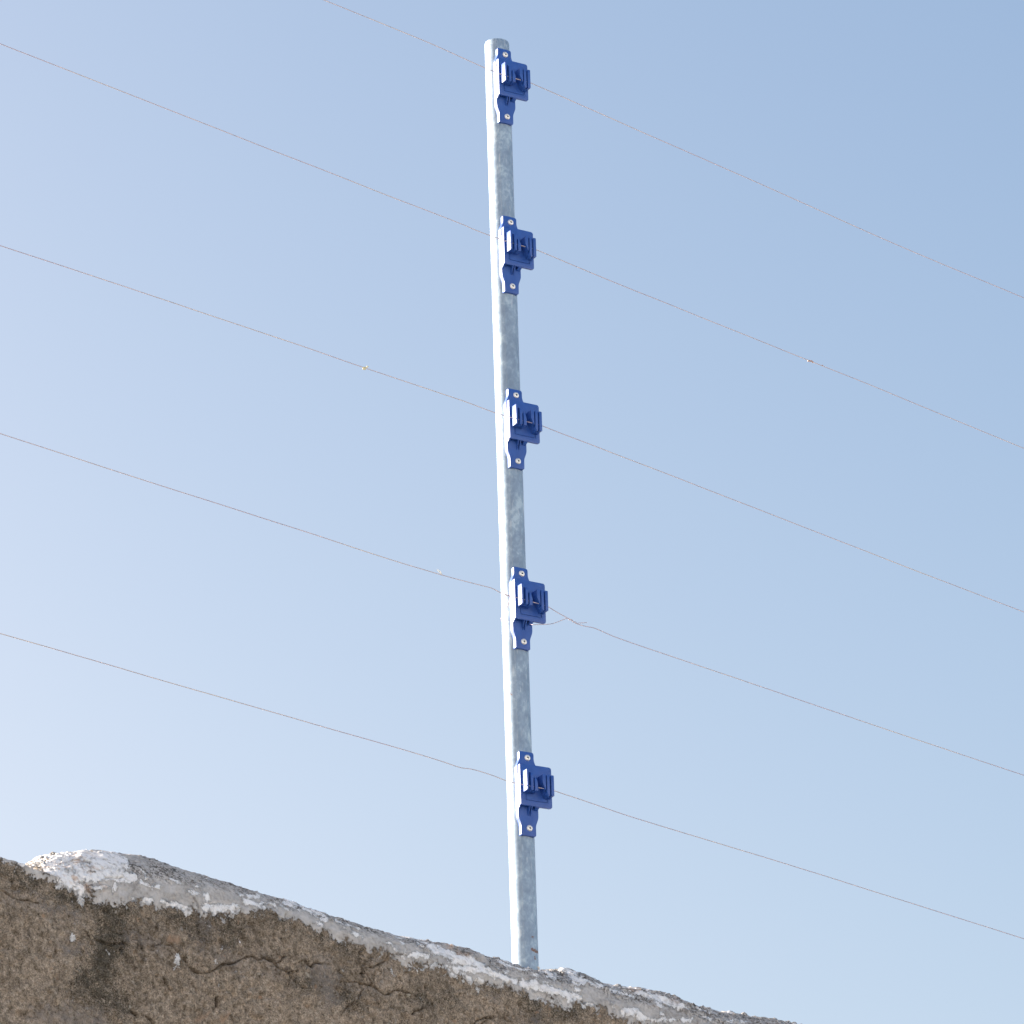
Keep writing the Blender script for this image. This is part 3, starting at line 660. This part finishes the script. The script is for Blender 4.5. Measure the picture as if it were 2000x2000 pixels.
    prism(bm, round_poly([(0.5, 13.2), (2.6, 11.2), (4.5, 6.6), (4.5, -4.0), (0.5, -4.0)], [0.3, 1, 1, .4, .4], 3)[::-1], 12.9, 25.6, bevel=0.25)
    mmb(bm); smooth(obj('wire_clamp', bm, M_BLUE, root), 35)
    # right clamp block: outline slants from lower right to upper left
    bm = bmesh.new()
    prism(bm, round_poly([(11.2, 19.1), (15.5, 19.1), (15.5, -1.2), (11.2, 8.0)], [0.5, 0.4, 0.2, 0.6], 3)[::-1], 12.9, 25.7, bevel=0.3)
    prism(bm, [(15.3, 18.5), (17.4, 18.5), (17.4, -5.6), (15.3, -1.0)][::-1], 12.9, 20.4, bevel=0.1, seg=1)
    prism(bm, round_poly([(17.2, 19.1), (20.8, 19.1), (20.8, -7.9), (19.2, -8.1), (17.2, -4.3)], [0.4, 0.4, 0.4, 0.6, 0.2], 3)[::-1], 12.9, 25.7, bevel=0.3)
    prism(bm, [(20.6, 18.5), (23.1, 18.5), (23.1, -7.5), (20.6, -7.5)][::-1], 12.9, 20.4, bevel=0.1, seg=1)
    prism(bm, round_poly([(22.9, 19.1), (26.7, 19.1), (26.7, -7.7), (22.9, -7.7)], [0.4, 1.0, 1.0, 0.4], 3)[::-1], 12.9, 25.7, bevel=0.3)
    mmb(bm); smooth(obj('wire_clamp', bm, M_BLUE, root), 35)
    # rivets
    for z in (45.1, -46.2):
        bm = bmesh.new(); n = 28
        prof = [(4.0, 0), (4.0, 0.35), (3.8, 0.8), (3.3, 1.3), (2.7, 1.65), (2.0, 1.85), (1.45, 1.85), (1.25, 1.65), (1.2, 0.5), (0.02, 0.5)]
        rr = [[bm.verts.new(((1.2+r*math.cos(2*math.pi*k/n))*mm, -(6.6+d)*mm, (z+r*math.sin(2*math.pi*k/n))*mm)) for k in range(n)] for r, d in prof]
        for a0, b0 in zip(rr, rr[1:]):
            for k in range(n): bm.faces.new((a0[k], a0[(k+1) % n], b0[(k+1) % n], b0[k]))
        bm.faces.new(rr[0]); bm.faces.new(rr[-1][::-1]); bmesh.ops.recalc_face_normals(bm, faces=bm.faces)
        rv = smooth(obj('rivet', bm, M_ALU, root), 50)
        bm = bmesh.new()
        prism(bm, [(1.2+1.15*math.cos(2*math.pi*k/12), z+1.15*math.sin(2*math.pi*k/12)) for k in range(12)], 7.0, 7.7)
        mmb(bm); obj('rivet_core', bm, M_DARK, rv)
    return root
proto = make_insulator()
labels = ['blue plastic insulator just under the open top of the post, highest of the five',
          'blue plastic insulator second from the top of the post, wire crossing from upper left',
          'blue plastic insulator in the middle of the five on the post',
          'blue plastic insulator with a twisted tie wire looping under it, fourth from the post top',
          'blue plastic insulator nearest the wall, lowest of the five on the post']
def copy_tree(o, parent=None):
    c = o.copy(); COL.objects.link(c); c.parent = parent
    for ch in list(o.children): copy_tree(ch, c)
    return c
insul = [proto]+[copy_tree(proto) for _ in range(4)]
tilt = [0.0, 0.0, 0.0, 0.0, 0.0]
yaws = [30.0, 30.0, 30.0, 30.0, 28.0]
for i, o in enumerate(insul):
    zi = Z5+STEP*(4-i)
    o.location = (AXIS[0]+ND[0]*BACK, AXIS[1]+ND[1]*BACK, zi)
    o.rotation_euler = (0, 0, math.radians(yaws[i]))
    props(o, labels[i], 'insulator', 'wire insulators riveted up the post')

# ------------------------------------------------------------------ wires
L1 = [(633.3, 0), (758.8, 51), (841.6, 85.4), (945, 131.5)]; E1 = (985, 147)
wires = [
 ([(633.3, 0), (758.8, 51), (841.6, 85.4), (947, 132)], (985, 147), (1036.6, 161.8), [(1080, 181), (1124.2, 200.9), (1248.4, 255.3), (1500, 365.8), (1758.8, 481.2), (2000, 582)]),
 ([(0, 85), (245.9, 181.2), (500, 281.3), (619, 327.6), (758.8, 382.5), (903.7, 438.7), (924.4, 447.7), (957, 460)], (992, 472.3), (1047.1, 488), [(1090, 505.6), (1200, 551.5), (1320.9, 600), (1500, 672.2), (1701.9, 752.9), (1815.7, 800), (2000, 875.8)]),
 ([(0, 479.8), (248.4, 561.3), (500, 645.9), (598.3, 678.6), (712.2, 718.7), (898.5, 780.8), (965.8, 806)], (1002, 816.6), (1059.2, 831.8), [(1100, 847.7), (1248.4, 904.5), (1500, 1002.3), (1758.8, 1102.8), (2000, 1195.4)]),
 ([(0, 846.7), (258.8, 930.6), (500, 1007.7), (632, 1050), (758.8, 1091.4), (860, 1122), (945, 1144.5), (960.7, 1149), (976.6, 1157.3), (983.8, 1160.9), (995.7, 1164.5)], (1012, 1167.6), (1070.2, 1184.7), [(1089.4, 1196.6), (1110, 1208), (1123.6, 1216.8), (1139, 1222.5), (1160.5, 1227), (1201.9, 1244.5), (1320.9, 1285), (1500, 1345.9), (1758.8, 1434), (2000, 1514.3)]),
 ([(0, 1236.7), (258.8, 1312), (500, 1381.8), (758.8, 1455.8), (862.3, 1486.9), (898.6, 1499), (924.4, 1502.9), (960.7, 1514), (990, 1525), (1006, 1529)], (1021.8, 1532.3), (1081.3, 1543.7), [(1120, 1557), (1248.4, 1600.3), (1500, 1676.6), (1758.8, 1757.6), (2000, 1833.4)])]
wl = ['thin steel wire through the highest insulator, crossing the upper frame edge', 'thin steel wire through the second insulator down, tiny reddish scrap caught on it',
      'thin steel wire through the middle insulator, with a pale straw knot on its left half',
      'thin steel wire through the fourth insulator, twisted with a tie wire beside the post', 'thin steel wire through the lowest insulator, nearest the wall']
WR = 0.00050
WIRE_D = 22.8
planes = []
def wire_path(i):
    left, ent, ext, right = wires[i]; zi = Z5+STEP*(4-i)
    pp = loc3(0, WIRE_D, 0, zi)
    Pe = on_plane(*ent, pp, ND); Px = on_plane(*ext, pp, ND)
    planes.append((Pe, Px))
    Ls = [on_plane(x, y, Pe, NF) for x, y in left]; Rs = [on_plane(x, y, Px, NF) for x, y in right]
    dl = (Ls[0]-Ls[1]); dl /= np.linalg.norm(dl); dr = (Rs[-1]-Rs[-2]); dr /= np.linalg.norm(dr)
    Ls = [Ls[0]+dl*3.0, Ls[0]+dl*1.0] + Ls; Rs = Rs+[Rs[-1]+dr*1.0, Rs[-1]+dr*3.0]
    return Ls+[Pe], [Px]+Rs
for i in range(5):
    Lp, Rp = wire_path(i)
    path = catmull(Lp, 8)+[Lp[-1]*(1-t)+Rp[0]*t for t in (0.25, 0.5, 0.75)]+catmull(Rp, 8)
    # slight hand-strung waviness
    jit = noise(np.array(path), 0.09, 60+i, 2)*0.0005
    path = [p+UPV*j for p, j in zip(path, jit)]
    bm = bmesh.new(); tube(bm, path, WR, 8)
    o = smooth(obj('fence_wire', bm, M_WIRE)); props(o, wl[i], 'wire', 'parallel fence wires strung above the wall')

# tie wire round the post at the fourth insulator
Pe, Px = planes[3]
def lw(x, y): return on_plane(x, y, Pe, NF)
def rw(x, y): return on_plane(x, y, Px, NF)
def helix(p0, p1, r, turns, n, ph=0.0):
    d = (p1-p0); t = d/np.linalg.norm(d); a = np.cross(t, UPV); a /= np.linalg.norm(a); b_ = np.cross(t, a)
    return [p0+d*k/n+(a*math.cos(ph+2*math.pi*turns*k/n)+b_*math.sin(ph+2*math.pi*turns*k/n))*r for k in range(n+1)]
def on_post(x, y, az):                              # a point hugging the post at azimuth az (deg, 0 = +X), at the height seen at (x, y)
    r_ = POST_R+WR+0.0003; c = np.array([AXIS[0]+r_*math.cos(math.radians(az)), AXIS[1]+r_*math.sin(math.radians(az)), 0])
    z = on_plane(x, y, c, np.array([0, -1.0, 0]))[2]; return np.array([c[0], c[1], z])
h1 = helix(lw(983, 1160.5), lw(995.7, 1164.5), 0.0009, 2.2, 24)
start = lw(979.5, 1166)
za = on_post(979, 1211, 180)[2]
loop = [lw(995.5, 1167.5), lw(993.5, 1178), on_plane(988, 1192, Pe-NF*0.008, NF), on_plane(981.5, 1204, Pe-NF*0.020, NF), on_post(979, 1211, 178), on_post(1000, 1222, 135), on_post(1010, 1226, 90),
        on_post(1030, 1226, 45), on_post(1035, 1222, 5), rw(1041, 1220), rw(1064, 1219.5), rw(1079, 1218), rw(1092, 1213.5), rw(1104, 1208.5)]
for k, az in ((4, 178), (5, 135), (6, 90), (7, 45), (8, 5)):
    f = (k-4)/4; loop[k][2] = za*(1-f)+on_post(1036, 1219, 5)[2]*f
h2 = helix(rw(1110, 1207.8), rw(1126, 1217.5), 0.0009, 2.2, 24)
tail = [rw(1130, 1216.8), rw(1138, 1216.5), rw(1146, 1216)]
path = [start]+h1+catmull(loop, 6)+h2+tail
bm = bmesh.new(); tube(bm, path, 0.00044, 8)
o = smooth(obj('tie_wire', bm, M_WIRE)); props(o, 'bent tie wire twisted onto the fourth wire and looped round behind the post', 'tie wire')

# scraps caught on the wires
def leaf_blob(bm, c, axes, seed, n=3):
    r0 = bmesh.ops.create_icosphere(bm, subdivisions=n, radius=1.0)['verts']
    rnd = random.Random(seed); off = [rnd.uniform(0, 6) for _ in range(3)]
    for v in r0:
        p = v.co; k = 1+0.25*math.sin(3*p.x+off[0])*math.cos(2.6*p.y+off[1])+0.12*math.sin(7*p.z+off[2])
        q_ = axes[0]*p.x*k+axes[1]*p.y*k+axes[2]*p.z*k
        v.co = Vector(c)+Vector(q_)
t3 = W*0.9-UPV*0.1
P3 = on_plane(712.2, 718.7, planes[2][0], NF)
bm = bmesh.new()
leaf_blob(bm, on_plane(711.5, 720.5, planes[2][0], NF), (W*0.0022, NF*0.0016, UPV*0.0014), 1)
tube(bm, catmull([on_plane(708, 717.2, planes[2][0], NF), P3+UPV*0.0006+NF*0.001, on_plane(716, 718, planes[2][0], NF)+NF*.001, on_plane(717, 715.2, planes[2][0], NF), on_plane(719.5, 716.6, planes[2][0], NF)], 5), 0.0006, 7)
smooth(obj('straw_knot', bm, M_STRAW)); props(bpy.data.objects['straw_knot'], 'tiny pale yellow straw scrap knotted on the third wire left of the post', 'scrap')
bm = bmesh.new(); pr = planes[1][1]
tube(bm, catmull([on_plane(1578, 704.6, pr, NF), on_plane(1582, 705, pr, NF), on_plane(1585, 705.8, pr, NF)+UPV*0.0004, on_plane(1588, 708, pr, NF)], 5), 0.0011, 7, None)
leaf_blob(bm, on_plane(1606.5, 714, pr, NF), (W*0.0012, NF*0.0008, UPV*0.001), 3, 2)
smooth(obj('dry_scrap', bm, M_TWIG)); props(bpy.data.objects['dry_scrap'], 'tiny reddish brown scrap caught on the second wire right of the post', 'scrap')
bm = bmesh.new(); pr = planes[3][0]
for k in range(5):
    a = on_plane(862, 1121.5, pr, NF)+W*0.0003*k; e = on_plane(852+k*0.9, 1111+k*0.8, pr, NF)+NF*0.0005*k
    m_ = (a+e)/2+UPV*0.0006*(k-2)*0.5
    pth = catmull([a, m_, e], 6); tube(bm, pth, 0.00028, 5, [1-0.6*j/len(pth) for j in range(len(pth))])
smooth(obj('fluff_tuft', bm, M_FLUFF)); props(bpy.data.objects['fluff_tuft'], 'faint white tuft of fluff on the fourth wire left of the post', 'tuft')

# bit of grit resting against the post foot
bm = bmesh.new(); leaf_blob(bm, on_plane(1046.5, 1890.5, O3+NF*0.012, NF), (W*0.0045, NF*0.0035, UPV*0.0022), 9)
smooth(obj('pebble', bm, M_STONE)); props(bpy.data.objects['pebble'], 'small pale stone lying on the coping against the foot of the post', 'stone')
